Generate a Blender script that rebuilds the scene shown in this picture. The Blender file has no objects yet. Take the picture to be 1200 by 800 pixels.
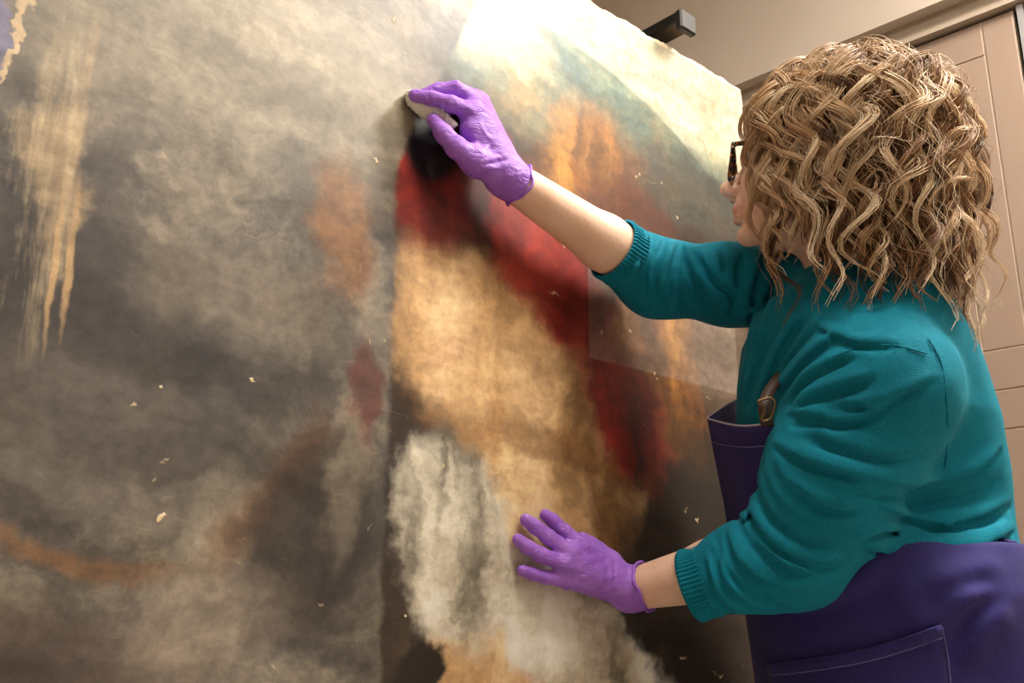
import bpy, math, random
import numpy as np
random.seed(7); rng = np.random.default_rng(7)
S = bpy.context.scene
COL = S.collection

# ------------------------------------------------------------------ camera
FPX = 1166.7; HOR = 330.0                      # focal length and horizon offset, pixels of a 1200 x 800 frame
PITCH = math.atan(HOR / FPX); YAW = math.radians(43.6); CZ = 0.92
cam = bpy.data.cameras.new('camera'); cam.sensor_width = 36; cam.lens = FPX / 1200 * 36
cam.clip_start = 0.02
cam_o = bpy.data.objects.new('camera', cam); COL.objects.link(cam_o)
cam_o.location = (0, 0, CZ); cam_o.rotation_euler = (math.pi / 2 + PITCH, 0, YAW - math.pi / 2)
S.camera = cam_o
# ------------------------------------------------------------------ world, exposure, lights
S.view_settings.view_transform = 'Standard'; S.view_settings.look = 'None'
S.view_settings.gamma = 1; S.view_settings.use_curve_mapping = False
S.view_settings.exposure = 0.38
W = bpy.data.worlds.new('world'); S.world = W; W.use_nodes = True
W.node_tree.nodes['Background'].inputs[0].default_value = (0.9, 0.93, 1.0, 1)
W.node_tree.nodes['Background'].inputs[1].default_value = 0.3
ROOM_H = 3.3

def area(name, loc, size, sy, energy, color, target=None):
    l = bpy.data.lights.new(name, 'AREA'); l.shape = 'RECTANGLE'; l.size = size; l.size_y = sy
    l.energy = energy; l.color = color
    o = bpy.data.objects.new(name, l); COL.objects.link(o); o.location = loc
    if target is not None:
        from mathutils import Vector
        o.rotation_euler = (Vector(target) - Vector(loc)).to_track_quat('-Z', 'Y').to_euler()
    return o
PANELS = [(0.5, -0.1, 20.0), (1.95, -0.3, 78.0), (0.9, -1.9, 8.0)]       # ceiling light panels: x, y, watts
for px_, py_, w_ in PANELS:
    area('ceiling_panel_light', (px_, py_, ROOM_H - 0.05), 0.55, 0.55, w_, (1.0, 0.93, 0.84))
area('added_bulkhead_fill', (1.2, -0.9, 2.86), 0.55, 0.55, 26.0, (1.0, 0.93, 0.84), (1.2, -0.9, 3.3))  # fill lamp added so that ceiling bounce brightens the bulkhead
SPOTS = [((0.85, -0.25, 2.6), (1.0, 0.88, 1.9), 24.0, 56)]
for loc_, tgt_, w_, ang_ in SPOTS:
    from mathutils import Vector
    l = bpy.data.lights.new('track_lamp_light', 'SPOT'); l.energy = w_; l.spot_size = math.radians(ang_)
    l.spot_blend = 0.9; l.shadow_soft_size = 0.06; l.color = (1.0, 0.88, 0.7)
    o = bpy.data.objects.new('track_lamp_light', l); COL.objects.link(o); o.location = loc_
    o.rotation_euler = (Vector(tgt_) - Vector(loc_)).to_track_quat('-Z', 'Y').to_euler()

# ------------------------------------------------------------------ pixel -> place helpers
Zv = np.array([0, 0, 1.0])
FH = np.array([math.cos(YAW), math.sin(YAW), 0]); RV = np.array([math.sin(YAW), -math.cos(YAW), 0])
FV = FH * math.cos(PITCH) + Zv * math.sin(PITCH); UV = -FH * math.sin(PITCH) + Zv * math.cos(PITCH)
CP = np.array([0, 0, CZ])
def ray(x, y): return FV + RV * (x - 600) / FPX + UV * (400 - y) / FPX
def P(x, y, d): return CP + ray(x, y) * d
PA = math.radians(-4.05)
PU = np.array([math.cos(PA), math.sin(PA), 0]); PN = np.array([-math.sin(PA), math.cos(PA), 0])   # along / into the canvas
PO = CP + FH * 1.28
def pdepth(x, y): r = ray(x, y); return ((PO - CP) @ PN) / (r @ PN)
def paint(x, y): return P(x, y, pdepth(x, y))
PDIST = float((PO - CP) @ PN)
def on(x, y, off): return P(x, y, pdepth(x, y) * (1 - off / PDIST))            # a point 'off' metres in front of the canvas
def psz(x, y): q = paint(x, y); return float((q - PO) @ PU), float(q[2])

# ------------------------------------------------------------------ mesh helpers
def tag(o, label=None, cat=None, group=None, kind=None):
    if label: o['label'] = label
    if cat: o['category'] = cat
    if group: o['group'] = group
    if kind: o['kind'] = kind
    return o
def empty(name, loc):
    o = bpy.data.objects.new(name, None); COL.objects.link(o); o.location = loc; o.empty_display_size = 0.1
    return o
def mesh_obj(name, v, f, mat, parent=None, smooth=True, origin=None):
    """v (n,3) world coordinates, f list or (m,k) array"""
    v = np.asarray(v, dtype=np.float32)
    org = np.zeros(3)
    if parent is not None:
        p = parent
        while p is not None:
            org = org + np.array(p.location); p = p.parent
    loc = np.zeros(3) if origin is None else np.asarray(origin, float) - org
    v = v - (org + loc)
    me = bpy.data.meshes.new(name)
    if isinstance(f, np.ndarray):
        k = f.shape[1]; m = f.shape[0]
        me.vertices.add(len(v)); me.vertices.foreach_set('co', v.astype(np.float32).ravel())
        me.loops.add(m * k); me.loops.foreach_set('vertex_index', f.astype(np.int32).ravel())
        me.polygons.add(m); me.polygons.foreach_set('loop_start', np.arange(0, m * k, k, dtype=np.int32))
        me.update(calc_edges=True); me.validate()
    else:
        me.from_pydata([tuple(q) for q in v], [], f); me.update()
    if smooth: me.polygons.foreach_set('use_smooth', np.ones(len(me.polygons), bool))
    o = bpy.data.objects.new(name, me); COL.objects.link(o)
    o.location = loc
    if mat: me.materials.append(mat)
    if parent is not None: o.parent = parent
    return o
BOXF = [(0, 3, 2, 1), (4, 5, 6, 7), (0, 1, 5, 4), (1, 2, 6, 5), (2, 3, 7, 6), (3, 0, 4, 7)]
def box(name, lo, hi, mat, parent=None, bevel=0.0, ax=None):
    lo = np.array(lo, float); hi = np.array(hi, float)
    c = (lo + hi) / 2; h = (hi - lo) / 2
    v = np.array([(-1, -1, -1), (1, -1, -1), (1, 1, -1), (-1, 1, -1), (-1, -1, 1), (1, -1, 1), (1, 1, 1), (-1, 1, 1)]) * h
    if ax is not None: v = v @ np.array(ax); c = c @ np.array(ax)      # lo/hi given in the axes ax (rows)
    o = mesh_obj(name, v + c, BOXF, mat, parent, smooth=False)
    if bevel:
        b = o.modifiers.new('bevel', 'BEVEL'); b.width = bevel; b.segments = 2
    return o
def tube(pts, r, n=10, caps=True, flat=None):
    """swept tube; r scalar or per point; returns v,f"""
    pts = np.asarray(pts, float); m = len(pts); r = np.broadcast_to(np.asarray(r, float), (m,))
    T = np.gradient(pts, axis=0); T /= np.linalg.norm(T, axis=1)[:, None] + 1e-9
    a = np.array([0, 0, 1.0]) if abs(T[0][2]) < .9 else np.array([1.0, 0, 0])
    N = np.cross(T[0], a); N /= np.linalg.norm(N); v = []
    for i in range(m):
        N = N - T[i] * (N @ T[i]); N /= np.linalg.norm(N); B = np.cross(T[i], N)
        for k in range(n):
            t = 2 * math.pi * k / n
            v.append(pts[i] + r[i] * (math.cos(t) * N + math.sin(t) * B * (flat or 1)))
    f = [(i * n + k, i * n + (k + 1) % n, (i + 1) * n + (k + 1) % n, (i + 1) * n + k) for i in range(m - 1) for k in range(n)]
    if caps: f += [tuple(range(n))[::-1], tuple(range((m - 1) * n, m * n))]
    return np.array(v), f
def grid_faces(nu, nv):
    i, j = np.meshgrid(np.arange(nu - 1), np.arange(nv - 1), indexing='ij'); a = (i * nv + j).ravel()
    return np.stack([a, a + nv, a + nv + 1, a + 1], 1)
def crom(pts, n):
    """Catmull-Rom resample"""
    p = np.asarray(pts, float); p = np.vstack([2 * p[0] - p[1], p, 2 * p[-1] - p[-2]]); out = []
    k = len(p) - 3
    for t in np.linspace(0, k - 1e-6, n):
        i = int(t); u = t - i; a, b, c, d = p[i:i + 4]
        out.append(.5 * (2 * b + (c - a) * u + (2 * a - 5 * b + 4 * c - d) * u * u + (3 * b - a - 3 * c + d) * u ** 3))
    return np.array(out)
def vnoise(p, seed=0):
    """smooth value noise in [-1,1], p (n,3)"""
    p = np.asarray(p, float); i = np.floor(p).astype(np.int64); u = p - i; u = u * u * (3 - 2 * u)
    def hsh(x, y, z):
        h = (x * 374761393 + y * 668265263 + z * 2147483647 + seed * 144665) & 0x7fffffff
        h = ((h ^ (h >> 13)) * 1274126177) & 0x7fffffff; h = h ^ (h >> 16)
        return (h & 0xffff) / 32767.5 - 1
    r = 0
    for dx in (0, 1):
        for dy in (0, 1):
            for dz in (0, 1):
                w = (u[:, 0] if dx else 1 - u[:, 0]) * (u[:, 1] if dy else 1 - u[:, 1]) * (u[:, 2] if dz else 1 - u[:, 2])
                r = r + w * hsh(i[:, 0] + dx, i[:, 1] + dy, i[:, 2] + dz)
    return r

# ------------------------------------------------------------------ implicit surfaces (clothes, skin, gloves)
class Field:
    def __init__(s, lo, hi, h, zc=None):
        s.a = [np.arange(lo[k], hi[k], h, dtype=np.float32) for k in range(3)]
        if zc is not None: s.a[2] = np.asarray(zc, np.float32)
        s.h = h; s.V = np.full([len(q) for q in s.a], 0.2, np.float32)
    def sub(s, lo, hi):
        sl = []
        for k in range(3):
            i0 = max(int(np.searchsorted(s.a[k], lo[k])) - 1, 0); i1 = min(int(np.searchsorted(s.a[k], hi[k])) + 1, len(s.a[k]))
            if i1 <= i0: return None, None
            sl.append(slice(i0, i1))
        X = np.meshgrid(*[s.a[k][sl[k]] for k in range(3)], indexing='ij')
        return tuple(sl), X
    def comb(s, sl, d, k, op='u'):
        v = s.V[sl]
        if op == 's': d = -d; v, d = -v, -d; 
        if op == 'u' :
            h = np.clip(.5 + .5 * (d - v) / k, 0, 1); s.V[sl] = d * (1 - h) + v * h - k * h * (1 - h)
        else:
            v = s.V[sl]; dd = -d
            h = np.clip(.5 - .5 * (v - dd) / k, 0, 1); s.V[sl] = v * (1 - h) + dd * h + k * h * (1 - h)
    def cone(s, a, b, ra, rb, k=.01, m=.03):
        a = np.asarray(a, float); b = np.asarray(b, float); R_ = max(ra, rb) + m + k
        sl, X = s.sub(np.minimum(a, b) - R_, np.maximum(a, b) + R_)
        if sl is None: return
        ab = b - a; L = ab @ ab + 1e-12
        t = np.clip(((X[0] - a[0]) * ab[0] + (X[1] - a[1]) * ab[1] + (X[2] - a[2]) * ab[2]) / L, 0, 1)
        d = np.sqrt((X[0] - a[0] - t * ab[0]) ** 2 + (X[1] - a[1] - t * ab[1]) ** 2 + (X[2] - a[2] - t * ab[2]) ** 2) - (ra + (rb - ra) * t)
        s.comb(sl, d.astype(np.float32), k)
    def chain(s, pts, rs, k=.01, m=.03):
        for i in range(len(pts) - 1): s.cone(pts[i], pts[i + 1], rs[i], rs[i + 1], k, m)
    def ell(s, c, r, ax=None, k=.01, m=.03, op='u'):
        c = np.asarray(c, float); r = np.asarray(r, float); R_ = r.max() + m + k
        sl, X = s.sub(c - R_, c + R_)
        if sl is None: return
        D = [X[i] - c[i] for i in range(3)]
        if ax is not None: D = [D[0] * ax[i][0] + D[1] * ax[i][1] + D[2] * ax[i][2] for i in range(3)]
        k0 = np.sqrt(sum((D[i] / r[i]) ** 2 for i in range(3))); k1 = np.sqrt(sum((D[i] / r[i] ** 2) ** 2 for i in range(3))) + 1e-9
        s.comb(sl, (k0 * (k0 - 1) / k1).astype(np.float32), k, op)
    def loft(s, zs, cx, cy, aR, aF, ax, zlo, zhi, k=.02, e=2.3):
        """stack of super-ellipse sections in the horizontal axes ax=(dirR, dirF)"""
        X = np.meshgrid(*s.a, indexing='ij'); z = s.a[2]
        o = np.argsort(zs); I = lambda q: np.interp(z, np.asarray(zs)[o], np.asarray(q)[o])[None, None, :]
        dx = X[0] - I(cx); dy = X[1] - I(cy)
        p = np.abs(dx * ax[0][0] + dy * ax[0][1]) / I(aR); q = np.abs(dx * ax[1][0] + dy * ax[1][1]) / I(aF)
        d = ((p ** e + q ** e) ** (1 / e) - 1) * np.minimum(I(aR), I(aF))
        d = np.maximum(d, np.maximum(zlo - X[2], X[2] - zhi))
        s.comb((slice(None),) * 3, d.astype(np.float32), k)
    def fold(s, pts, amp, w, sharp=False):
        """raise (amp>0) or crease (amp<0) a line over the surface, tapering at both ends"""
        pts = np.asarray(pts); R_ = 3 * w
        sl, X = s.sub(pts.min(0) - R_, pts.max(0) + R_)
        if sl is None: return
        best = np.full(X[0].shape, 1e9, np.float32); am = np.zeros_like(best); n = len(pts) - 1
        for i in range(n):
            a, b = pts[i], pts[i + 1]; ab = b - a; L = ab @ ab + 1e-12
            t = np.clip(((X[0] - a[0]) * ab[0] + (X[1] - a[1]) * ab[1] + (X[2] - a[2]) * ab[2]) / L, 0, 1)
            d = (X[0] - a[0] - t * ab[0]) ** 2 + (X[1] - a[1] - t * ab[1]) ** 2 + (X[2] - a[2] - t * ab[2]) ** 2
            g = (i + t) / n; ww = np.minimum(1, 4 * np.minimum(g, 1 - g) + .15); c = d < best
            best = np.where(c, d, best); am = np.where(c, ww, am)
        pr = np.exp(-np.sqrt(best + (.25 * w) ** 2) / (.75 * w)) * 1.3 if sharp else np.exp(-best / w ** 2)
        s.V[sl] -= (amp * am * pr).astype(np.float32)
    def at(s, p):
        ix = []
        for k in range(3):
            i = np.clip(np.searchsorted(s.a[k], p[k]) - 1, 0, len(s.a[k]) - 2); ix.append((i, (p[k] - s.a[k][i]) / (s.a[k][i + 1] - s.a[k][i])))
        if any(u < -1 or u > 2 for _, u in ix): return .2
        (i, u), (j, v), (k, w) = ix; c = s.V[i:i + 2, j:j + 2, k:k + 2]
        c = c[0] * (1 - u) + c[1] * u; c = c[0] * (1 - v) + c[1] * v; return c[0] * (1 - w) + c[1] * w
    def hit(s, x, y, d0=.9, d1=1.8):
        r = ray(x, y); d = d0
        while d < d1:
            if s.at(CP + r * d) < 0: return CP + r * d
            d += .003
        return None
    def line(s, pix, n=14):
        out = [s.hit(q[0], q[1]) for q in crom([(a, b, 0) for a, b in pix], n)]
        return np.array([q for q in out if q is not None])
    def mesh(s):
        V = s.V; nx, ny, nz = V.shape; neg = V < 0
        cnt = np.zeros((nx - 1, ny - 1, nz - 1), np.int8)
        for i in (0, 1):
            for j in (0, 1):
                for k in (0, 1): cnt += neg[i:nx - 1 + i, j:ny - 1 + j, k:nz - 1 + k]
        act = (cnt > 0) & (cnt < 8); idx = np.full(act.shape, -1, np.int32); A = np.argwhere(act); idx[act] = np.arange(len(A))
        pos = np.zeros((len(A), 3)); c = np.zeros(len(A))
        G = lambda k, i: s.a[k][i]
        for axis in range(3):
            o1, o2 = [q for q in range(3) if q != axis]
            for u in (0, 1):
                for v in (0, 1):
                    b = A.copy(); b[:, o1] += u; b[:, o2] += v; e = b.copy(); e[:, axis] += 1
                    va = V[b[:, 0], b[:, 1], b[:, 2]]; vb = V[e[:, 0], e[:, 1], e[:, 2]]; m = (va < 0) != (vb < 0)
                    t = np.where(m, va / np.where(m, va - vb, 1), 0)
                    q = np.zeros((len(A), 3))
                    for k in range(3): q[:, k] = G(k, b[:, k]) * (1 - t) + G(k, e[:, k]) * t
                    pos += q * m[:, None]; c += m
        pos /= c[:, None]; F_ = []
        for axis in range(3):
            o1, o2 = (axis + 1) % 3, (axis + 2) % 3
            sa = [slice(0, -1) if k == axis else slice(1, -1) for k in range(3)]; sb = [slice(1, None) if k == axis else slice(1, -1) for k in range(3)]
            m = neg[tuple(sa)] != neg[tuple(sb)]; E_ = np.argwhere(m); E_[:, o1] += 1; E_[:, o2] += 1
            flip = neg[tuple(sa)][m]
            qs = []
            for du, dv in ((-1, -1), (0, -1), (0, 0), (-1, 0)):
                b = E_.copy(); b[:, o1] += du; b[:, o2] += dv; qs.append(idx[b[:, 0], b[:, 1], b[:, 2]])
            q = np.stack(qs, 1); q[~flip] = q[~flip][:, ::-1]; F_.append(q)
        return pos, np.concatenate(F_)
def vnormals(v, f):
    n = np.cross(v[f[:, 2]] - v[f[:, 0]], v[f[:, 3]] - v[f[:, 1]]); N = np.zeros_like(v)
    for k in range(4): np.add.at(N, f[:, k], n)
    return N / (np.linalg.norm(N, axis=1)[:, None] + 1e-12)
def relax(v, f, it=2, lam=.5):
    for _ in range(it):
        a = np.zeros_like(v); c = np.zeros(len(v))
        for k in range(4):
            np.add.at(a, f[:, k], v[f[:, (k + 1) % 4]]); np.add.at(c, f[:, k], 1)
            np.add.at(a, f[:, k], v[f[:, (k + 3) % 4]]); np.add.at(c, f[:, k], 1)
        v = v * (1 - lam) + lam * a / c[:, None]
    return v
def set_attr(o, name, vals):
    a = o.data.attributes.new(name, 'FLOAT', 'POINT'); a.data.foreach_set('value', np.asarray(vals, np.float32))

# ------------------------------------------------------------------ materials
def lin(c):
    return tuple(((x / 255) / 12.92 if x / 255 <= .04045 else ((x / 255 + .055) / 1.055) ** 2.4) for x in c)
class NT:
    def __init__(s, name):
        s.m = bpy.data.materials.new(name); s.m.use_nodes = True; s.t = s.m.node_tree; s.n = s.t.nodes; s.b = s.n['Principled BSDF']
    def new(s, typ, ins=None, **kw):
        d = s.n.new(typ)
        for k, v in kw.items(): setattr(d, k, v)
        for k, v in (ins or {}).items(): s.set(d.inputs[k], v)
        return d
    def set(s, i, v):
        if isinstance(v, bpy.types.NodeSocket): s.t.links.new(v, i)
        elif isinstance(v, bpy.types.Node): s.t.links.new(v.outputs[0], i)
        else: i.default_value = v if not (isinstance(v, tuple) and len(v) == 3 and i.type == 'RGBA') else (*v, 1)
    def B(s, **kw):
        for k, v in kw.items(): s.set(s.b.inputs[k.replace('_', ' ')], v)
        return s
    def coord(s, w='Object'): return s.new('ShaderNodeTexCoord').outputs[w]
    def noise(s, scale, vec=None, detail=4, rough=.55, out=0, dist=0):
        d = s.new('ShaderNodeTexNoise', {'Scale': scale, 'Detail': detail, 'Roughness': rough, 'Distortion': dist})
        if vec is not None: s.set(d.inputs['Vector'], vec)
        return d.outputs[out]
    def ramp(s, fac, stops):
        d = s.new('ShaderNodeValToRGB', {0: fac}); e = d.color_ramp.elements
        while len(e) < len(stops): e.new(.5)
        for k, (p, c) in enumerate(stops): e[k].position = p; e[k].color = (*(c if isinstance(c, tuple) else (c,) * 3), 1)
        return d.outputs[0]
    def mix(s, f, a, b, blend='MIX'):
        d = s.new('ShaderNodeMix', data_type='RGBA', blend_type=blend); s.set(d.inputs[0], f); s.set(d.inputs[6], a); s.set(d.inputs[7], b); return d.outputs[2]
    def math(s, op, a, b=None, c=None):
        d = s.new('ShaderNodeMath', operation=op); s.set(d.inputs[0], a)
        if b is not None: s.set(d.inputs[1], b)
        if c is not None: s.set(d.inputs[2], c)
        return d.outputs[0]
    def bump(s, h, strength=.3, dist=.002, normal=None):
        d = s.new('ShaderNodeBump', {'Height': h, 'Strength': strength, 'Distance': dist})
        if normal is not None: s.set(d.inputs['Normal'], normal)
        s.set(s.b.inputs['Normal'], d); return d.outputs[0]
def plain(name, rgb, rough=.6, var=.06, nscale=20, bump=0, bscale=200, bdist=.001, **kw):
    m = NT(name); c = lin(rgb); v = m.coord()
    lo = tuple(x * (1 - var) for x in c); hi = tuple(min(1, x * (1 + var)) for x in c)
    m.B(Base_Color=m.ramp(m.noise(nscale, v), [(.3, lo), (.7, hi)]), Roughness=rough)
    if bump: m.bump(m.noise(bscale, v, 2), bump, bdist)
    for k, q in kw.items(): m.B(**{k: q})
    return m.m

M = {}
M['wall'] = plain('wall_paint', (198, 184, 168), .75, .03, 3, .15, 150)
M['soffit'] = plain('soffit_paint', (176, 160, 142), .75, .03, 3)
M['cab'] = plain('cabinet_lacquer', (154, 132, 116), .42, .03, 5, .05, 90)
M['groove_highlight'] = plain('cabinet_groove_highlight', (214, 194, 172), .5, .03)  # paler than the lacquer: highlights along the grooves put into the colour
M['gap'] = plain('dark_gap', (14, 13, 13), .8)
M['alu'] = plain('brushed_aluminium', (190, 190, 192), .35, .03, Metallic=.6)
M['floor'] = plain('floor_vinyl', (168, 158, 146), .5, .1, 6)
M['ceil'] = plain('ceiling_paint', (225, 222, 215), .8, .02)
M['black'] = plain('black_metal', (16, 16, 17), .38, .1)
M['blackplastic'] = plain('black_plastic', (28, 28, 29), .5, .1)
M['wood'] = plain('stretcher_pine', (176, 138, 92), .6, .15, 14)
M['brass'] = plain('aged_brass', (120, 98, 70), .38, .15, 60, Metallic=.8)
M['leather'] = plain('brown_strap_leather', (66, 44, 34), .55, .15, 60)

# skin with freckles and lip tint
m = NT('skin'); v = m.coord()
base = m.ramp(m.noise(14, v), [(.3, lin((226, 184, 156))), (.7, lin((238, 204, 180)))])
fr = m.ramp(m.noise(190, v, 2), [(.58, 0.0), (.74, .3)])
base = m.mix(fr, base, lin((170, 112, 84)))
lip = m.new('ShaderNodeAttribute', attribute_name='lip').outputs['Fac']
base = m.mix(lip, base, lin((186, 100, 92)))
m.B(Base_Color=base, Roughness=.5, Subsurface_Weight=.12, Subsurface_Scale=.006)
m.b.inputs['Subsurface Radius'].default_value = (1, .35, .2)
m.bump(m.noise(420, v, 2), .12, .0006); M['skin'] = m.m
# nitrile glove
m = NT('purple_nitrile'); v = m.coord()
m.B(Base_Color=m.ramp(m.noise(30, v), [(.3, lin((146, 88, 202))), (.7, lin((172, 116, 224)))]), Roughness=.4)
m.b.inputs['Subsurface Weight'].default_value = .08; m.b.inputs['Subsurface Scale'].default_value = .004
hv = m.new('ShaderNodeTexVoronoi', {'Scale': 1500.0, 'Vector': v}).outputs[0]
n1 = m.bump(hv, .12, .0004); mpw = m.new('ShaderNodeMapping', {'Vector': v}); mpw.inputs['Rotation'].default_value = (.3, .5, .2); mpw.inputs['Scale'].default_value = (70, 70, 210)
n2 = m.bump(m.ramp(m.noise(1.0, mpw.outputs[0], 3, .6, dist=.8), [(.3, 0.0), (.5, 1.0), (.7, 0.0)]), .45, .0016, n1); M['glove'] = m.m
# teal knit
m = NT('teal_knit'); v = m.coord()
c = m.ramp(m.noise(9, v), [(.3, lin((0, 102, 128))), (.7, lin((0, 122, 150)))])
fz = m.noise(700, v, 2); c = m.mix(m.ramp(fz, [(.45, 0.0), (.75, .5)]), c, lin((40, 160, 165)))
m.B(Base_Color=c, Roughness=.85, Sheen_Weight=.10, Sheen_Roughness=.4, Specular_IOR_Level=.2)
m.b.inputs['Sheen Tint'].default_value = (*lin((90, 200, 205)), 1)
wv = m.new('ShaderNodeTexWave', {'Scale': 220.0, 'Distortion': 2.0, 'Detail': 1.0, 'Vector': v}, bands_direction='Z').outputs[1]
n1 = m.bump(wv, .22, .0008); m.bump(m.noise(520, v, 2), .35, .001, n1); M['knit'] = m.m
# navy twill
def twill(name, a, b):
    m = NT(name); v = m.coord()
    c = m.ramp(m.noise(7, v, 5), [(.3, lin(a)), (.7, lin(b))])
    thr = m.ramp(m.noise(900, v, 1), [(.5, 0.0), (.8, .45)]); c = m.mix(thr, c, lin(tuple(min(255, q + 38) for q in b)))
    m.B(Base_Color=c, Roughness=.8, Sheen_Weight=.08, Specular_IOR_Level=.25)
    w = m.new('ShaderNodeTexWave', {'Scale': 320.0, 'Distortion': 1.0, 'Vector': v}, bands_direction='DIAGONAL').outputs[1]
    n1 = m.bump(w, .2, .0006); m.bump(m.noise(16, v, 3), .25, .006, n1); return m.m
M['apron'] = twill('indigo_twill', (32, 29, 88), (46, 40, 110))
M['thread'] = plain('seam_thread', (96, 88, 150), .7)
M['bibedge'] = plain('pale_bound_edge', (150, 146, 160), .7)
M['trouser'] = twill('dark_trouser_cloth', (22, 22, 28), (32, 32, 40))
M['shoe'] = plain('shoe_leather', (20, 18, 18), .4)
# cotton
m = NT('white_cotton'); v = m.coord(); m.B(Base_Color=m.ramp(m.noise(60, v), [(.3, lin((222, 216, 206))), (.7, lin((246, 243, 238)))]), Roughness=.95)
m.bump(m.noise(380, v, 4), .9, .003); M['cotton'] = m.m
# hair
m = NT('blonde_hair'); tone = m.new('ShaderNodeAttribute', attribute_name='tone').outputs['Fac']; al = m.new('ShaderNodeAttribute', attribute_name='along').outputs['Fac']
c = m.ramp(tone, [(0.0, lin((74, 46, 30))), (.35, lin((142, 102, 70))), (.65, lin((208, 170, 128))), (1.0, lin((250, 230, 198)))])
rootc = m.ramp(tone, [(0.0, lin((70, 46, 32))), (1.0, lin((172, 132, 92)))])
c = m.mix(m.ramp(al, [(.05, .9), (.55, 0.0)]), c, rootc)
m.B(Base_Color=c, Roughness=.45, Specular_IOR_Level=.3); M['hair'] = m.m
# tortoiseshell
m = NT('tortoiseshell'); v = m.coord(); m.B(Base_Color=m.ramp(m.noise(120, v, 3, .6), [(.42, lin((18, 10, 8))), (.52, lin((74, 36, 14))), (.62, lin((190, 126, 50)))]), Roughness=.12); M['tort'] = m.m
m = NT('clear_lens'); m.B(Base_Color=(1., 1., 1.), Roughness=.02, Transmission_Weight=1.0, IOR=1.05); M['lens'] = m.m
m = NT('eye_white'); m.B(Base_Color=lin((232, 226, 220)), Roughness=.15); M['eye'] = m.m
m = NT('iris'); m.B(Base_Color=lin((70, 82, 84)), Roughness=.1); M['iris'] = m.m
m = NT('light_diffuser'); m.B(Base_Color=(.9, .9, .9)); m.b.inputs['Emission Color'].default_value = (1, .93, .84, 1); m.b.inputs['Emission Strength'].default_value = 5; M['diff'] = m.m

# ------------------------------------------------------------------ the room
XC = 2.62                                     # cupboard fronts
def onx(x, y, X): r = ray(x, y); d = X / r[0]; return CP + r * d
X0, X1, Y0, Y1 = -2.2, XC + .45, -3.0, 2.9
def wallbox(name, lo, hi, mat): return tag(box(name, lo, hi, mat), kind='structure')
wallbox('floor', (X0, Y0, -.1), (X1, Y1, 0), M['floor'])
wallbox('ceiling', (X0, Y0, ROOM_H), (X1, Y1, ROOM_H + .1), M['ceil'])
wallbox('wall_back', (X0, Y1, 0), (X1, Y1 + .1, ROOM_H), M['wall'])
wallbox('wall_left', (X0 - .1, Y0, 0), (X0, Y1, ROOM_H), M['wall'])
wallbox('wall_front', (X0, Y0 - .1, 0), (X1, Y0, ROOM_H), M['wall'])
wallbox('wall_right', (X1, Y0, 0), (X1 + .1, Y1, ROOM_H), M['wall'])
XB = 2.563; ZS = 2.583                        # bulkhead over the cupboards: face and underside
wallbox('trim_1', (XB, Y0, ZS), (X1, Y1, ROOM_H), M['wall'])
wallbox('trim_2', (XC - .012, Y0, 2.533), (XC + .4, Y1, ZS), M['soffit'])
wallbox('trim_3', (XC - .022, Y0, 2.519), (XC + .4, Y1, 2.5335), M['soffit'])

def cupboard(ya, yb, label):
    r = empty('cupboard', (XC + .2, (ya + yb) / 2, 0)); tag(r, label, 'cupboard', None)
    box('carcass', (XC + .03, ya + .001, .0), (XC + .42, yb - .001, 2.515), M['gap'], r)
    d = box('door', (XC + .006, ya + .003, .08), (XC + .028, yb - .003, 2.509), M['groove_highlight'], r)
    g = .0022; x0, x1 = XC + .0025, XC + .006
    def pc(name, y0, y1, z0, z1, dx=0):
        box(name, (x0 + dx, y0 + g, z0 + g), (x1, y1 - g, z1 - g), M['cab'], d, .0015)
    a, b = ya + .003, yb - .003
    pc('stile', a, a + .082, .08, 2.509); pc('stile', b - .082, b, .08, 2.509)
    i, j = a + .082, b - .082
    pc('rail', i, j, 2.407, 2.509); pc('rail', i, j, 1.485, 1.59); pc('rail', i, j, 1.385, 1.485); pc('rail', i, j, .08, .19)
    for z0, z1 in ((1.59, 2.407), (.19, 1.385)):
        pc('panel_border', i, i + .108, z0, z1, .001); pc('panel_border', j - .108, j, z0, z1, .001)
        pc('panel', i + .108, j - .108, z0, z1, .002)
    return r
cupboard(.634, 1.26, 'tall taupe panelled cupboard beside the dark gap, behind the curly hair')
cupboard(1.266, 1.89, 'tall taupe panelled cupboard behind the right edge of the canvas')
cupboard(-.03, .60, 'tall taupe panelled cupboard beyond the aluminium strip')
wallbox('trim_4', (XC - .004, .609, 0), (XC + .02, .6255, 2.515), M['alu'])
PLAB = ['square ceiling light panel in front of the painting', 'square ceiling light panel beside the cupboards', 'square ceiling light panel over the open floor']
for (px_, py_, w_), lb_ in zip(PANELS, PLAB):
    r = empty('ceiling_light', (px_, py_, ROOM_H - .04)); tag(r, lb_, 'light', 'ceiling light panels')
    box('frame', (px_ - .32, py_ - .32, ROOM_H - .035), (px_ + .32, py_ + .32, ROOM_H - .001), M['ceil'], r, .004)
    box('diffuser', (px_ - .29, py_ - .29, ROOM_H - .04), (px_ + .29, py_ + .29, ROOM_H - .034), M['diff'], r)
r = empty('added_uplight', (1.2, -0.9, 2.8)); tag(r, 'added uplight tray under the ceiling, brightening the bulkhead', 'light')  # unseen fixture added around the bulkhead fill lamp
box('tray', (.9, -1.2, 2.80), (1.5, -.6, 2.84), M['ceil'], r, .004); box('diffuser', (.93, -1.17, 2.84), (1.47, -.63, 2.85), M['diff'], r)
for dx in (-.25, .25): box('rod', (1.2 + dx - .004, -.904, 2.84), (1.2 + dx + .004, -.896, ROOM_H), M['alu'], r)
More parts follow.
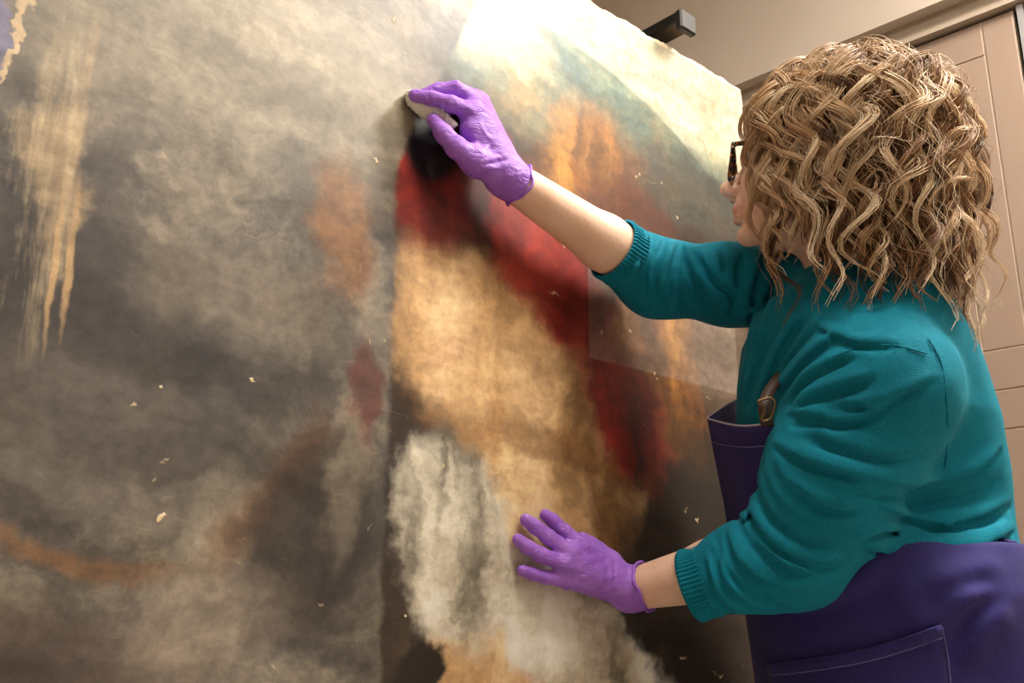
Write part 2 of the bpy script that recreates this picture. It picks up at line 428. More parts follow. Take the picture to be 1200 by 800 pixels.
for loc_, tgt_, w_, ang_ in SPOTS:
    r = empty('track_lamp', loc_); tag(r, 'black cylindrical track lamp aimed at the canvas', 'lamp')
    a = np.array(loc_); d = np.array(tgt_) - a; d /= np.linalg.norm(d)
    pts = [a - d * .16, a - d * .15, a - d * .03, a - d * .002]
    vv, ff = tube(pts, [.03, .05, .052, .052], 24, caps=False); mesh_obj('lamp_head', vv, ff, M['black'], r)
    vv, ff = tube([a - d * .1, [(a - d * .1)[0], (a - d * .1)[1], ROOM_H]], .012, 10); mesh_obj('stem', vv, ff, M['black'], r)

# ------------------------------------------------------------------ the canvas on its easel
SR, ZT = psz(868, 105); SL = SR - 1.42; ZB = ZT - 1.62
root = empty('painting', PO * [1, 1, 0] + PU * (SL + SR) / 2 + Zv * ZB)
tag(root, 'large old unframed oil painting, half grimy grey and half cleaned, beside the gloved woman', 'painting')

def canvas_material():
    m = NT('old_oil_paint'); tc = m.coord('Object')
    wn = m.noise(6.5, tc, 5, .6, out=1); wn2 = m.noise(26, tc, 4, .6, out=1)
    off = m.new('ShaderNodeVectorMath', operation='MULTIPLY_ADD'); m.set(off.inputs[0], wn); off.inputs[1].default_value = (.11, 0, .11); off.inputs[2].default_value = (-.055, 0, -.055)
    off2 = m.new('ShaderNodeVectorMath', operation='MULTIPLY_ADD'); m.set(off2.inputs[0], wn2); off2.inputs[1].default_value = (.03, 0, .03); m.set(off2.inputs[2], off)
    wp = m.new('ShaderNodeVectorMath', operation='ADD'); m.set(wp.inputs[0], tc); m.set(wp.inputs[1], off2); wpo = wp.outputs[0]
    s_mid = (SL + SR) / 2
    def loc(x, y): s, z = psz(x, y); return s - s_mid, z - ZB
    def blob(col, c, x, y, rx, ry, rot=0, soft=.5, k=1.0, vec=None):
        """soft-edged mass of colour centred on the canvas where the photo's pixel (x,y) falls"""
        s, z = loc(x, y); s2, _ = loc(x + 5, y); _, z2 = loc(x, y - 5); ex = (s2 - s) / 5 * rx; ez = (z2 - z) / 5 * ry
        mp = m.new('ShaderNodeMapping', vector_type='TEXTURE'); m.set(mp.inputs['Vector'], wpo if vec is None else vec)
        mp.inputs['Location'].default_value = (s, 0, z); mp.inputs['Rotation'].default_value = (0, math.radians(rot), 0); mp.inputs['Scale'].default_value = (ex, 1e3, ez)
        ln = m.new('ShaderNodeVectorMath', operation='LENGTH'); m.set(ln.inputs[0], mp)
        mr = m.new('ShaderNodeMapRange', interpolation_type='SMOOTHSTEP'); m.set(mr.inputs[0], ln.outputs['Value'])
        mr.inputs[1].default_value = 1 - soft * .6; mr.inputs[2].default_value = 1 + soft * .6; mr.inputs[3].default_value = k; mr.inputs[4].default_value = 0
        return m.mix(mr.outputs[0], col, c if isinstance(c, bpy.types.NodeSocket) else lin(c))
    def streaks(a, b, c, rot, scale):
        mp = m.new('ShaderNodeMapping', {'Vector': wpo}); mp.inputs['Rotation'].default_value = (0, math.radians(rot), 0); mp.inputs['Scale'].default_value = (1, 1, .16)
        return m.ramp(m.noise(scale, mp.outputs[0], 4, .5), [(.36, lin(a)), (.48, lin(b)), (.62, lin(c))])
    cloud = m.noise(5.5, wpo, 7, .62); fine = m.noise(55, tc, 4, .65)
    # --- paint as it shows where the grime is gone: plain masses of colour plus a glare patch, no picture
    K = m.ramp(cloud, [(.3, lin((26, 20, 17))), (.55, lin((52, 42, 34))), (.75, lin((86, 72, 58)))])
    sky = m.ramp(m.noise(9, wpo, 6, .6), [(.33, lin((72, 98, 94))), (.5, lin((106, 124, 108))), (.68, lin((148, 130, 92)))])
    red = streaks((40, 9, 9), (112, 24, 18), (152, 46, 34), 30, 9)
    tan = streaks((112, 80, 46), (192, 154, 108), (224, 192, 148), -30, 6)
    white = streaks((112, 104, 90), (196, 188, 168), (222, 216, 200), 18, 13)
    gold = streaks((58, 32, 12), (138, 86, 34), (192, 136, 62), 12, 12)
    K = blob(K, sky, 730, 90, 220, 125, 8, .25)
    K = blob(K, (206, 196, 160), 585, 30, 70, 45, 0, .6, .9)  # lamp glare on the varnish, painted as a pale patch
    K = blob(K, (52, 38, 34), 820, 250, 90, 70, 0, .4, .8)
    K = blob(K, red, 560, 225, 110, 105, 20, .35)
    K = blob(K, (46, 26, 20), 590, 330, 60, 90, -25, .5, .8)
    K = blob(K, red, 655, 330, 110, 62, 30, .35)
    K = blob(K, gold, 705, 195, 60, 80, -20, .55, .9)
    K = blob(K, (84, 44, 30), 745, 265, 55, 60, 0, .5, .9)
    K = blob(K, red, 735, 450, 55, 110, -22, .4)
    K = blob(K, gold, 795, 420, 60, 95, -8, .4)
    K = blob(K, (104, 86, 70), 850, 410, 38, 70, 0, .6, .8)
    K = blob(K, tan, 565, 390, 105, 95, 20, .35)
    K = blob(K, tan, 670, 540, 110, 130, -30, .3)
    K = blob(K, (118, 78, 40), 640, 505, 120, 22, 6, .8, .6)
    K = blob(K, red, 742, 470, 38, 95, -25, .4)
    K = blob(K, tan, 590, 760, 75, 60, 0, .4)
    K = blob(K, white, 545, 620, 62, 130, -8, .25)
    K = blob(K, white, 680, 735, 130, 65, 28, .28)
    K = blob(K, (30, 22, 18), 500, 790, 26, 60, 10, .4)
    K = blob(K, (22, 16, 14), 505, 165, 32, 48, 0, .35, vec=tc)
    # the arched spandrel in bare pale ground at the corner
    pale = m.ramp(m.noise(12, wpo, 5), [(.35, lin((168, 160, 128))), (.6, lin((184, 184, 164)))])
    s_a, z_a = loc(625, 330); 
    mp = m.new('ShaderNodeMapping', {'Vector': tc}, vector_type='TEXTURE'); mp.inputs['Location'].default_value = (s_a, 0, z_a)
    e1 = loc(868, 165); e2 = loc(640, 32); ax_ = (e1[0] - s_a) * 1.12; az_ = (e2[1] - z_a) * 1.0
    mp.inputs['Scale'].default_value = (ax_, 1e3, az_)
    ln = m.new('ShaderNodeVectorMath', operation='LENGTH'); m.set(ln.inputs[0], mp)
    K = m.mix(m.ramp(ln.outputs['Value'], [(.985, 0.0), (1.0, 1.0)]), K, pale) if False else K
    mr = m.new('ShaderNodeMapRange'); m.set(mr.inputs[0], ln.outputs['Value']); mr.inputs[1].default_value = .995; mr.inputs[2].default_value = 1.01
    sep = m.new('ShaderNodeSeparateXYZ', {0: tc}); sx, sz = sep.outputs[0], sep.outputs[2]
    right = m.new('ShaderNodeMapRange'); m.set(right.inputs[0], sx); right.inputs[1].default_value = loc(520, 100)[0]; right.inputs[2].default_value = loc(600, 60)[0]
    high = m.new('ShaderNodeMapRange'); m.set(high.inputs[0], sz); high.inputs[1].default_value = loc(868, 190)[1] - .06; high.inputs[2].default_value = loc(868, 190)[1]
    K = m.mix(m.math('MULTIPLY', m.math('MULTIPLY', mr.outputs[0], right.outputs[0]), high.outputs[0]), K, pale)
    # --- grimy half
    G = m.ramp(cloud, [(.34, lin((40, 37, 37))), (.5, lin((90, 84, 77))), (.64, lin((146, 136, 118)))])
    G = blob(G, (148, 138, 118), 300, 50, 330, 110, 0, 1.0, .7)
    G = blob(G, (44, 42, 43), 170, 410, 230, 110, 10, 1.0, .8)
    G = blob(G, (122, 112, 98), 300, 330, 110, 60, 0, .8, .6)
    G = blob(G, (100, 93, 86), 130, 500, 150, 80, 15, .8, .7)
    G = blob(G, (128, 86, 48), 420, 260, 34, 75, 0, .7, .8)
    G = blob(G, (128, 94, 62), 110, 632, 130, 13, 6, 1.2, .75)
    G = blob(G, (64, 56, 54), 120, 770, 130, 60, 0, 1.0, .7)
    G = blob(G, (112, 74, 44), 330, 560, 26, 110, 35, .7, .6)
    G = blob(G, (40, 34, 32), 380, 610, 80, 120, 0, .7, .85)
    G = blob(G, (84, 40, 36), 445, 450, 22, 70, 0, .5, .8)
    G = blob(G, (130, 118, 104), 250, 720, 120, 60, -10, .8, .6)
    G = blob(G, (74, 62, 56), 60, 740, 110, 60, 0, .8, .6)
    G = blob(G, (142, 130, 112), 420, 540, 22, 80, 0, .8, .4)
    # rain-like vertical run marks and the bluish strip near the left end
    drip = m.new('ShaderNodeMapping', {'Vector': tc}); drip.inputs['Scale'].default_value = (40, 1, 4.5)
    dn = m.ramp(m.noise(1.0, drip.outputs[0], 5, .7), [(.45, 0.0), (.62, 1.0)])
    dmask = blob(m.mix(0.0, (0, 0, 0), (0, 0, 0)), (255, 255, 255), 80, 190, 36, 200, 1, .45, vec=None)
    G = m.mix(m.math('MULTIPLY', m.math('MULTIPLY', dn, dmask), .55), G, lin((190, 172, 140)))
    wpm = m.new('ShaderNodeVectorMath', operation='ADD'); m.set(wpm.inputs[0], tc); q_ = m.new('ShaderNodeVectorMath', operation='MULTIPLY_ADD'); m.set(q_.inputs[0], wn2); q_.inputs[1].default_value = (.012, 0, .03); q_.inputs[2].default_value = (-.006, 0, -.015); m.set(wpm.inputs[1], q_)
    G = blob(G, (182, 158, 122), 88, 190, 30, 90, 0, .9, .55); G = blob(G, (186, 154, 112), 64, 310, 4, 85, 0, .7, .8, wpm.outputs[0]); G = blob(G, (186, 154, 112), 83, 300, 5, 80, 0, .7, .75, wpm.outputs[0]); G = blob(G, (178, 156, 124), 95, 130, 7, 130, 2, .8, .5, wpm.outputs[0])
    G = blob(G, (200, 176, 140), 20, 70, 8, 120, 8, .5, .9); G = blob(G, (112, 108, 132), -12, 90, 24, 130, 6, .25)
    # --- the border between the two halves
    bl = m.new('ShaderNodeMapRange'); m.set(bl.inputs[0], sz)
    s1, z1 = loc(466, 190); s2, z2 = loc(556, 8); s3, z3 = loc(478, 790)
    bl.inputs[1].default_value = z1; bl.inputs[2].default_value = z2; bl.inputs[3].default_value = s1; bl.inputs[4].default_value = s2
    wob = m.math('MULTIPLY_ADD', m.noise(18, tc, 4), .03, -.015)
    ed = m.new('ShaderNodeMapRange', interpolation_type='SMOOTHSTEP'); m.set(ed.inputs[0], m.math('SUBTRACT', m.math('ADD', sx, wob), bl.outputs[0])); ed.inputs[1].default_value = -.006; ed.inputs[2].default_value = .006
    hz = m.new('ShaderNodeMapRange'); m.set(hz.inputs[0], sz); hz.inputs[1].default_value = loc(460, 560)[1]; hz.inputs[2].default_value = loc(460, 440)[1]
    col = m.mix(ed.outputs[0], G, K)
    # a test patch left dusty, squared off
    d1 = loc(690, 420); d2 = loc(860, 350)
    def rng_(v_, a, b, w=.004):
        q = m.new('ShaderNodeMapRange'); m.set(q.inputs[0], v_); q.inputs[1].default_value = a; q.inputs[2].default_value = a + w
        r_ = m.new('ShaderNodeMapRange'); m.set(r_.inputs[0], v_); r_.inputs[1].default_value = b - w; r_.inputs[2].default_value = b; r_.inputs[3].default_value = 1; r_.inputs[4].default_value = 0
        return m.math('MULTIPLY', q.outputs[0], r_.outputs[0])
    tp = m.math('MULTIPLY', rng_(sx, d1[0], d2[0]), rng_(sz, d1[1], d2[1] + .03))
    col = m.mix(m.math('MULTIPLY', tp, .28), col, lin((168, 150, 136)))
    # paint losses: small pale flakes, fine scratches, cracks
    vo = m.new('ShaderNodeTexVoronoi', {'Vector': wpo, 'Scale': 24.0}); fl = m.ramp(vo.outputs[0], [(.05, 1.0), (.10, 0.0)])
    keep = m.ramp(m.noise(5, tc, 2), [(.50, 0.0), (.54, 1.0)])
    col = m.mix(m.math('MULTIPLY', fl, keep), col, lin((206, 184, 144)))
    scr = m.new('ShaderNodeMapping', {'Vector': wpo}); scr.inputs['Rotation'].default_value = (0, .5, 0); scr.inputs['Scale'].default_value = (10, 1, 120)
    sc = m.ramp(m.noise(1.0, scr.outputs[0], 3, .6), [(.66, 0.0), (.72, .35)])
    col = m.mix(m.math('MULTIPLY', sc, m.ramp(cloud, [(.45, 0.0), (.6, 1.0)])), col, lin((190, 172, 142)))
    br = m.new('ShaderNodeMapping', {'Vector': wpo}); br.inputs['Rotation'].default_value = (0, -.6, 0); br.inputs['Scale'].default_value = (4, 1, 22)
    brn = m.noise(1.0, br.outputs[0], 6, .62); br2 = m.noise(13, wpo, 8, .7)
    col = m.mix(.55, col, m.ramp(brn, [(.28, .12), (.5, .5), (.72, .9)]), 'OVERLAY')
    col = m.mix(.24, col, m.ramp(br2, [(.3, .15), (.5, .5), (.7, .85)]), 'OVERLAY')
    col = m.mix(.4, col, m.ramp(fine, [(.3, .2), (.7, .8)]), 'OVERLAY')
    # bare frayed margin
    eg = m.math('MAXIMUM', m.math('SUBTRACT', sx, (SR - SL) / 2 - .007), m.math('SUBTRACT', sz, ZT - ZB - .006))
    eg = m.math('ADD', eg, m.math('MULTIPLY_ADD', m.noise(70, tc, 4), .014, -.007))
    em = m.new('ShaderNodeMapRange'); m.set(em.inputs[0], eg); em.inputs[1].default_value = -.0005; em.inputs[2].default_value = .0015
    col = m.mix(em.outputs[0], col, m.ramp(fine, [(.35, lin((214, 186, 140))), (.65, lin((240, 230, 205)))]))
    rgh = m.ramp(m.noise(10, wpo, 5), [(.3, .34), (.7, .5)])
    m.B(Base_Color=col, Roughness=rgh, Specular_IOR_Level=.5)
    wa = m.new('ShaderNodeTexWave', {'Scale': 260.0, 'Distortion': 1.2, 'Vector': tc}, bands_direction='X').outputs[1]
    wb = m.new('ShaderNodeTexWave', {'Scale': 260.0, 'Distortion': 1.2, 'Vector': tc}, bands_direction='Z').outputs[1]
    n1 = m.bump(m.math('ADD', wa, wb), .07, .0005); n2 = m.bump(fine, .14, .0014, n1)
    n3 = m.bump(m.math('MULTIPLY', fl, keep), .5, .0015, n2); m.bump(cloud, .08, .005, n3)
    return m.m
cm = canvas_material()
NU, NV = 220, 240
su = np.linspace(SL, SR, NU); zv = np.linspace(ZB, ZT, NV); SU, ZVv = np.meshgrid(su, zv, indexing='ij')
pts3 = np.stack([SU.ravel() * 3, ZVv.ravel() * 3, np.zeros(SU.size)], 1)
belly = .0012 * vnoise(pts3, 1).reshape(SU.shape) + .0005 * vnoise(pts3 * 4, 2).reshape(SU.shape)
edge = np.minimum(np.minimum(SU - SL, SR - SU), np.minimum(ZVv - ZB, ZT - ZVv)); belly *= np.clip(edge / .12, 0, 1)
jt = .0035 * vnoise(pts3 * 14, 3).reshape(SU.shape) + .002 * vnoise(pts3 * 45, 4).reshape(SU.shape)
SU2 = SU + np.where((SU >= SR - 1e-6) | (SU <= SL + 1e-6), jt, 0); ZV2 = ZVv + np.where((ZVv >= ZT - 1e-6) | (ZVv <= ZB + 1e-6), jt, 0)
loc3 = np.stack([SU2.ravel() - (SL + SR) / 2, -belly.ravel(), ZV2.ravel() - ZB], 1)
root.rotation_euler = (0, 0, PA)
def local_mesh(name, v, f, mat, parent, smooth=True):
    o = mesh_obj(name, v, f, mat, None, smooth); o.parent = parent; return o
cv = local_mesh('canvas', loc3, grid_faces(NU, NV), cm, root)
sm = cv.modifiers.new('thick', 'SOLIDIFY'); sm.thickness = .0025; sm.offset = -1
def lbox(name, lo, hi, mat, parent, bevel=.002):
    lo = np.array(lo); hi = np.array(hi); v = np.array([(-1, -1, -1), (1, -1, -1), (1, 1, -1), (-1, 1, -1), (-1, -1, 1), (1, -1, 1), (1, 1, 1), (-1, 1, 1)]) * (hi - lo) / 2 + (hi + lo) / 2
    o = local_mesh(name, v, BOXF, mat, parent, False); b = o.modifiers.new('bevel', 'BEVEL'); b.width = bevel; return o
hw = (SR - SL) / 2; HH = ZT - ZB
for nm, lo, hi in (('stretcher_bar', (-hw + .004, .008, .004), (-hw + .07, .03, HH - .004)), ('stretcher_bar', (hw - .07, .008, .004), (hw - .004, .03, HH - .004)),
                   ('stretcher_bar', (-hw + .07, .008, HH - .07), (hw - .07, .03, HH - .004)), ('stretcher_bar', (-hw + .07, .008, .004), (hw - .07, .03, .07)),
                   ('cross_bar', (-.035, .012, .07), (.035, .03, HH - .07))):
    lbox(nm, lo, hi, M['wood'], root)
# easel behind: masts, foot, lower ledge and the black upper catches
er = empty('easel', PO * [1, 1, 0] + PU * (SL + SR) / 2); er.rotation_euler = (0, 0, PA)
tag(er, 'black metal studio easel holding the canvas, its catch showing above the top edge', 'easel')
sc1 = psz(786, 60)[0] - (SL + SR) / 2
for sx_ in (sc1, sc1 - .75):
    lbox('mast', (sx_ - .025, .045, .04), (sx_ + .025, .095, ZT - .02), M['black'], er, .004)
    ct = lbox('catch_arm', (sx_ - .021, -.035, ZT + .028), (sx_ + .021, .12, ZT + .05), M['black'], er, .003)
    lbox('catch_lip', (sx_ - .021, -.042, ZT + .014), (sx_ + .021, -.028, ZT + .052), M['blackplastic'], er, .003)
    lbox('catch_post', (sx_ - .015, .1, ZT - .3), (sx_ + .015, .125, ZT + .03), M['black'], er, .003)
lbox('ledge', (-hw, -.03, ZB - .03), (hw, .095, ZB - .001), M['black'], er, .004)
lbox('base_bar', (-hw, .04, .0), (hw, .1, .045), M['black'], er, .004)
for sx_ in (sc1, sc1 - .75): lbox('foot', (sx_ - .03, -.03, .0), (sx_ + .03, .6, .04), M['black'], er, .004)

# ------------------------------------------------------------------ the woman
hipc = P(1045, 700, 1.33)
person = empty('person', (hipc[0], hipc[1], 0))
tag(person, 'woman with curly blonde hair in teal sweater, indigo apron and purple gloves cleaning the painting', 'person')
AXT = (RV, FH)
# torso sections: photo row, left and right outline, depth, half depth
SEC = [(300, 965, 1075, 1.36, .055), (335, 925, 1090, 1.365, .09), (365, 890, 1102, 1.365, .125), (400, 874, 1122, 1.365, .145), (450, 868, 1142, 1.365, .155), (500, 866, 1156, 1.36, .155),
       (550, 868, 1170, 1.36, .14), (600, 866, 1176, 1.365, .132), (640, 868, 1180, 1.36, .142), (700, 886, 1204, 1.35, .165), (800, 898, 1232, 1.35, .175)]
def section_table(grow=0.0):
    zs, cx, cy, a, b = [], [], [], [], []
    for y, xl, xr, d, hf in SEC:
        l = P(xl, y, d); r = P(xr, y, d); c = (l + r) / 2
        zs.append(c[2]); cx.append(c[0]); cy.append(c[1]); a.append(np.linalg.norm(r - l) / 2 + grow); b.append(hf + grow)
    return zs, cx, cy, a, b
# joints
SHL, ELL, WRL = P(1032, 455, 1.215), P(930, 648, 1.235), P(738, 691, pdepth(738, 691) - .062)
SHR, ELR, WRR = P(938, 340, 1.48), P(770, 326, 1.45), P(593, 207, pdepth(593, 207) - .075)
# ---- hands: chains of (pixel x, y, metres in front of the canvas, radius)
LEFT = {'index': [(681, 640, .030, .0110), (661, 622, .020, .0098), (648, 610, .013, .0090), (639, 603, .010, .0080)],
        'middle': [(668, 647, .032, .0110), (643, 629, .022, .0100), (627, 617, .014, .0092), (616, 609, .010, .0082)],
        'ring': [(661, 660, .030, .0108), (634, 650, .021, .0097), (617, 640, .013, .0090), (607, 632, .0095, .0080)],
        'pinky': [(664, 680, .024, .0098), (639, 676, .017, .0088), (623, 672, .011, .0080), (612, 668, .0085, .0072)],
        'thumb': [(716, 658, .030, .0125), (700, 645, .018, .0115), (690, 638, .013, .0105), (682, 630, .011, .0085)]}
LPALM = [((681, 642), .026, .014), ((668, 650), .028, .0145), ((663, 662), .027, .014), ((668, 680), .022, .012)]
RIGHT = {'index': [(553, 132, .054, .0125), (528, 121, .050, .0105), (505, 115, .036, .0096), (486, 112, .024, .0084)],
         'middle': [(557, 119, .046, .0120), (534, 104, .042, .0106), (513, 106, .028, .0098), (497, 111, .018, .0086)],
         'ring': [(560, 116, .030, .0115), (538, 106, .020, .0100), (520, 112, .013, .0092), (507, 118, .011, .0082)],
         'pinky': [(566, 128, .016, .0100), (545, 121, .011, .0090), (531, 126, .010, .0082), (522, 130, .009, .0074)],
         'thumb': [(558, 190, .052, .0180), (535, 173, .050, .0135), (520, 157, .042, .0110), (508, 141, .032, .0092)]}
RPALM = [((552, 152), .050, .0160), ((562, 148), .044, .0210), ((555, 134), .050, .0175), ((559, 122), .036, .016), ((563, 122), .024, .0145), ((568, 134), .016, .013)]
def hand(F_, fingers, palm, wrist, grow=0.0, k=.006, wrr=.022):
    for nm, ch in fingers.items():
        F_.chain([on(x, y, o) for x, y, o, r in ch], [r + grow for x, y, o, r in ch], .004 if nm != 'thumb' else .008, .012)
    wr = wrist
    for (xy, o, r) in palm: F_.cone(on(*xy, o), wr, r + grow, .022 + grow, .010, .02)
    t0 = fingers['thumb'][0]; F_.cone(on(t0[0], t0[1], t0[2]), wr, t0[3] + grow, .02 + grow, .012, .02)

# ---- sweater
Fs = Field((.86, .22, .93), (1.62, .98, 1.50), .0026)
zs, cx, cy, a, b = section_table(0.0)
zh0 = P(1050, 652, 1.33)[2]
Fs.loft(zs, cx, cy, a, b, AXT, zh0, P(1010, 312, 1.36)[2], .03)
Fs.cone(P(1010, 350, 1.37), SHL, .055, .085, .05); Fs.cone(P(1000, 345, 1.38), SHR, .055, .062, .05)
Fs.chain([SHL, SHL * .5 + ELL * .5, ELL], [.088, .082, .066], .035)
CUL = P(826, 681, 1.275); Fs.chain([ELL, ELL * .45 + CUL * .55, CUL], [.068, .056, .043], .02)
CUR = ELR + (WRR - ELR) * .25; Fs.chain([SHR, SHR * .5 + ELR * .5, ELR, CUR], [.062, .056, .053, .046], .03)
# flatten the two cuffs so forearms come out of an opening
def cutplane(F_, c, n, R_=.09):
    sl, X = F_.sub(c - R_, c + R_); d = (X[0] - c[0]) * n[0] + (X[1] - c[1]) * n[1] + (X[2] - c[2]) * n[2]
    r = np.sqrt((X[0] - c[0]) ** 2 + (X[1] - c[1]) ** 2 + (X[2] - c[2]) ** 2); F_.V[sl] = np.where(r < R_, np.maximum(F_.V[sl], d), F_.V[sl])
nL = (CUL - ELL) / np.linalg.norm(CUL - ELL); nR = (CUR - ELR) / np.linalg.norm(CUR - ELR)
cutplane(Fs, CUL, nL); cutplane(Fs, CUR, nR)
# drape the cloth: ridges (+) and creases (-) laid over the surface
RIDGES = [
 (.010, .012, [(912, 518), (940, 534), (990, 549), (1040, 561), (1080, 563), (1115, 554), (1150, 541), (1166, 524)]),
 (-.010, .012, [(1000, 572), (1040, 578), (1080, 580), (1115, 572), (1150, 560)]),
 (.007, .009, [(926, 481), (960, 484), (980, 491), (1010, 486), (1045, 466)]), (-.009, .007, [(925, 497), (945, 497), (966, 494)]),
 (.006, .010, [(930, 474), (952, 460), (982, 449), (1020, 437)]), (.007, .010, [(918, 470), (935, 449), (965, 426), (1000, 413)]),
 (-.005, .010, [(955, 468), (985, 460), (1020, 452)]), (.005, .014, [(985, 505), (1020, 516), (1060, 505), (1090, 490)]),
 (-.005, .010, [(940, 512), (980, 527), (1030, 538), (1080, 538)]),
 (.007, .009, [(878, 572), (893, 614), (925, 644), (965, 656), (990, 650)]), (-.007, .007, [(868, 588), (883, 630), (915, 663), (950, 673)]),
 (.007, .008, [(853, 608), (866, 650), (900, 680), (938, 688)]), (-.006, .006, [(846, 626), (858, 664), (890, 694), (915, 700)]),
 (.006, .007, [(841, 640), (854, 680), (882, 706)]), (.005, .008, [(900, 548), (915, 580), (945, 604), (985, 612), (1010, 606)]),
 (-.005, .008, [(890, 562), (905, 600), (935, 624), (975, 632)]),
 (.006, .008, [(757, 272), (746, 302), (742, 345)]), (-.006, .006, [(770, 278), (760, 310), (756, 352)]),
 (.007, .009, [(790, 282), (778, 318), (776, 362)]), (-.005, .007, [(800, 284), (797, 325), (805, 365)]), (.006, .010, [(803, 285), (820, 325), (850, 368)]), (.005, .010, [(838, 288), (845, 330), (868, 372)]),
 (-.006, .008, [(872, 296), (862, 335), (858, 372)]), (.008, .010, [(890, 300), (876, 340), (872, 385)]),
 (.009, .010, [(905, 318), (886, 370), (876, 430), (868, 470)]), (-.010, .008, [(925, 345), (905, 385), (888, 430), (876, 475)]), (.008, .009, [(942, 362), (915, 400), (897, 440), (884, 480)]),
 (-.007, .007, [(955, 385), (930, 415), (908, 448)]), (.007, .009, [(970, 395), (940, 425), (917, 455)]),
 (-.010, .010, [(1055, 592), (1100, 590), (1140, 578), (1168, 562)]), (.010, .012, [(1080, 606), (1130, 604), (1180, 586)]), (-.008, .008, [(1085, 622), (1130, 620), (1176, 604)]), (.010, .012, [(1040, 640), (1100, 638), (1150, 632), (1184, 616)]),
 (.006, .009, [(868, 585), (880, 625), (910, 655), (950, 668)]), (.006, .009, [(890, 560), (905, 598), (935, 622), (980, 632)]), (.005, .009, [(910, 535), (930, 565), (970, 583), (1015, 585)]),
 (.006, .008, [(846, 622), (858, 665), (890, 695), (920, 705)]), (.006, .010, [(985, 470), (1020, 470), (1060, 455), (1090, 440)]), (.005, .010, [(960, 505), (1000, 520), (1050, 525), (1090, 515)]),
 (.006, .008, [(772, 276), (760, 312), (760, 355)]), (.006, .009, [(856, 292), (856, 330), (880, 365)]), (.007, .009, [(918, 330), (895, 375), (884, 425), (874, 470)]), (.006, .009, [(990, 388), (955, 405), (925, 435), (910, 462)]),
 (.010, .020, [(1010, 634), (1060, 641), (1120, 639), (1182, 622)]),
 (-.012, .005, [(940, 330), (922, 362), (904, 398), (893, 425)]), (.006, .009, [(1000, 628), (1040, 616), (1075, 622)]), (.006, .010, [(1030, 590), (1060, 600), (1100, 614), (1140, 616)]), 
 (.006, .009, [(930, 560), (965, 588), (1005, 592)]), (.006, .008, [(832, 655), (842, 690), (862, 715)]), (.006, .009, [(820, 290), (838, 320), (870, 345)]), (.006, .010, [(960, 380), (1000, 398), (1050, 400)]),
]
def offs(px, d):
    q = np.array(px, float); t_ = np.gradient(q, axis=0); n_ = np.stack([-t_[:, 1], t_[:, 0]], 1); n_ /= np.linalg.norm(n_, axis=1)[:, None]
    if n_[:, 1].mean() < 0: n_ = -n_
    return [tuple(r_) for r_ in q + n_ * d]
lines3 = [(A, w, Fs.line(px, 12)) for A, w, px in RIDGES] + [(-A * .9, .0058, Fs.line(offs(px, 8), 12)) for A, w, px in RIDGES if A > .0055]
for A, w, L in lines3:
    if len(L) > 2: Fs.fold(L, A * 2.0, w * (.62 if w > .006 else .8), A > 0)
v, f = Fs.mesh(); v = relax(v, f, 1, .6)
N = vnormals(v, f); v = v + N * (.0016 * vnoise(v * 22, 5) + .0004 * vnoise(v * 60, 6))[:, None]
SMr = Fs
sweater = mesh_obj('sweater', v, f, M['knit'], person); sweater['label'] = 'teal knitted sweater with pushed-up sleeves'
def cuff(c, n, r, ln):
    a_ = np.cross(n, Zv); a_ /= np.linalg.norm(a_); b_ = np.cross(n, a_); nt, ns = 52 * 6, 10; V_ = []
    for i in range(ns):
        t = i / (ns - 1); rr = r * (1.0 - .04 * math.sin(math.pi * t)) - (.004 if i in (0, ns - 1) else 0)
        for k in range(nt):
            th = 2 * math.pi * k / nt; q = rr + .0011 * math.cos(52 * th); V_.append(c + n * (t - .35) * ln + q * (math.cos(th) * a_ + math.sin(th) * b_))
    F_ = [(i * nt + k, (i + 1) * nt + k, (i + 1) * nt + (k + 1) % nt, i * nt + (k + 1) % nt) for i in range(ns - 1) for k in range(nt)]
    mesh_obj('cuff', V_, F_, M['knit'], sweater)
cuff(CUL, nL, .0475, .034); cuff(CUR, nR, .0475, .030)
for px in ([(1088, 396), (1103, 425), (1109, 465), (1111, 510), (1108, 548)], [(1086, 414), (1050, 405), (1010, 406), (975, 418)]):
    L = Fs.line(px, 26); L = L - (L - CP) / np.linalg.norm(L - CP, axis=1)[:, None] * .0028
    if len(L) > 3: vv, ff = tube(L, .0011, 6); mesh_obj('seam', vv, ff, M['knit'], sweater)

# ---- body: head, neck, trunk, arms, hands and legs in one skin
hf0 = -.9685 * RV + .249 * FH; hl = np.cross(Zv, hf0)
tilt = math.radians(9); hf = hf0 * math.cos(tilt) + Zv * math.sin(tilt); hu = np.cross(hf, hl); HX = (hf, hl, hu)
HC = P(953, 205, 1.36)
def H(a_, b_, c_): return HC + hf * a_ + hl * b_ + hu * c_
zfine = np.concatenate([np.arange(-.01, .80, .012), np.arange(.80, 1.70, .0038)])
Fb = Field((.70, .25, 0), (1.62, .96, 1), .0038, zfine)
Fb.ell(H(-.012, 0, .035), (.098, .076, .082), HX, .01); Fb.ell(H(.03, 0, -.008), (.062, .064, .09), HX, .02); Fb.ell(H(.03, 0, -.062), (.056, .05, .044), HX, .02)
Fb.ell(H(.077, 0, -.094), (.017, .02, .014), HX, .012); Fb.cone(H(.091, 0, -.002), H(.114, 0, -.026), .007, .0105, .008); Fb.ell(H(.088, 0, .02), (.012, .045, .009), HX, .012)
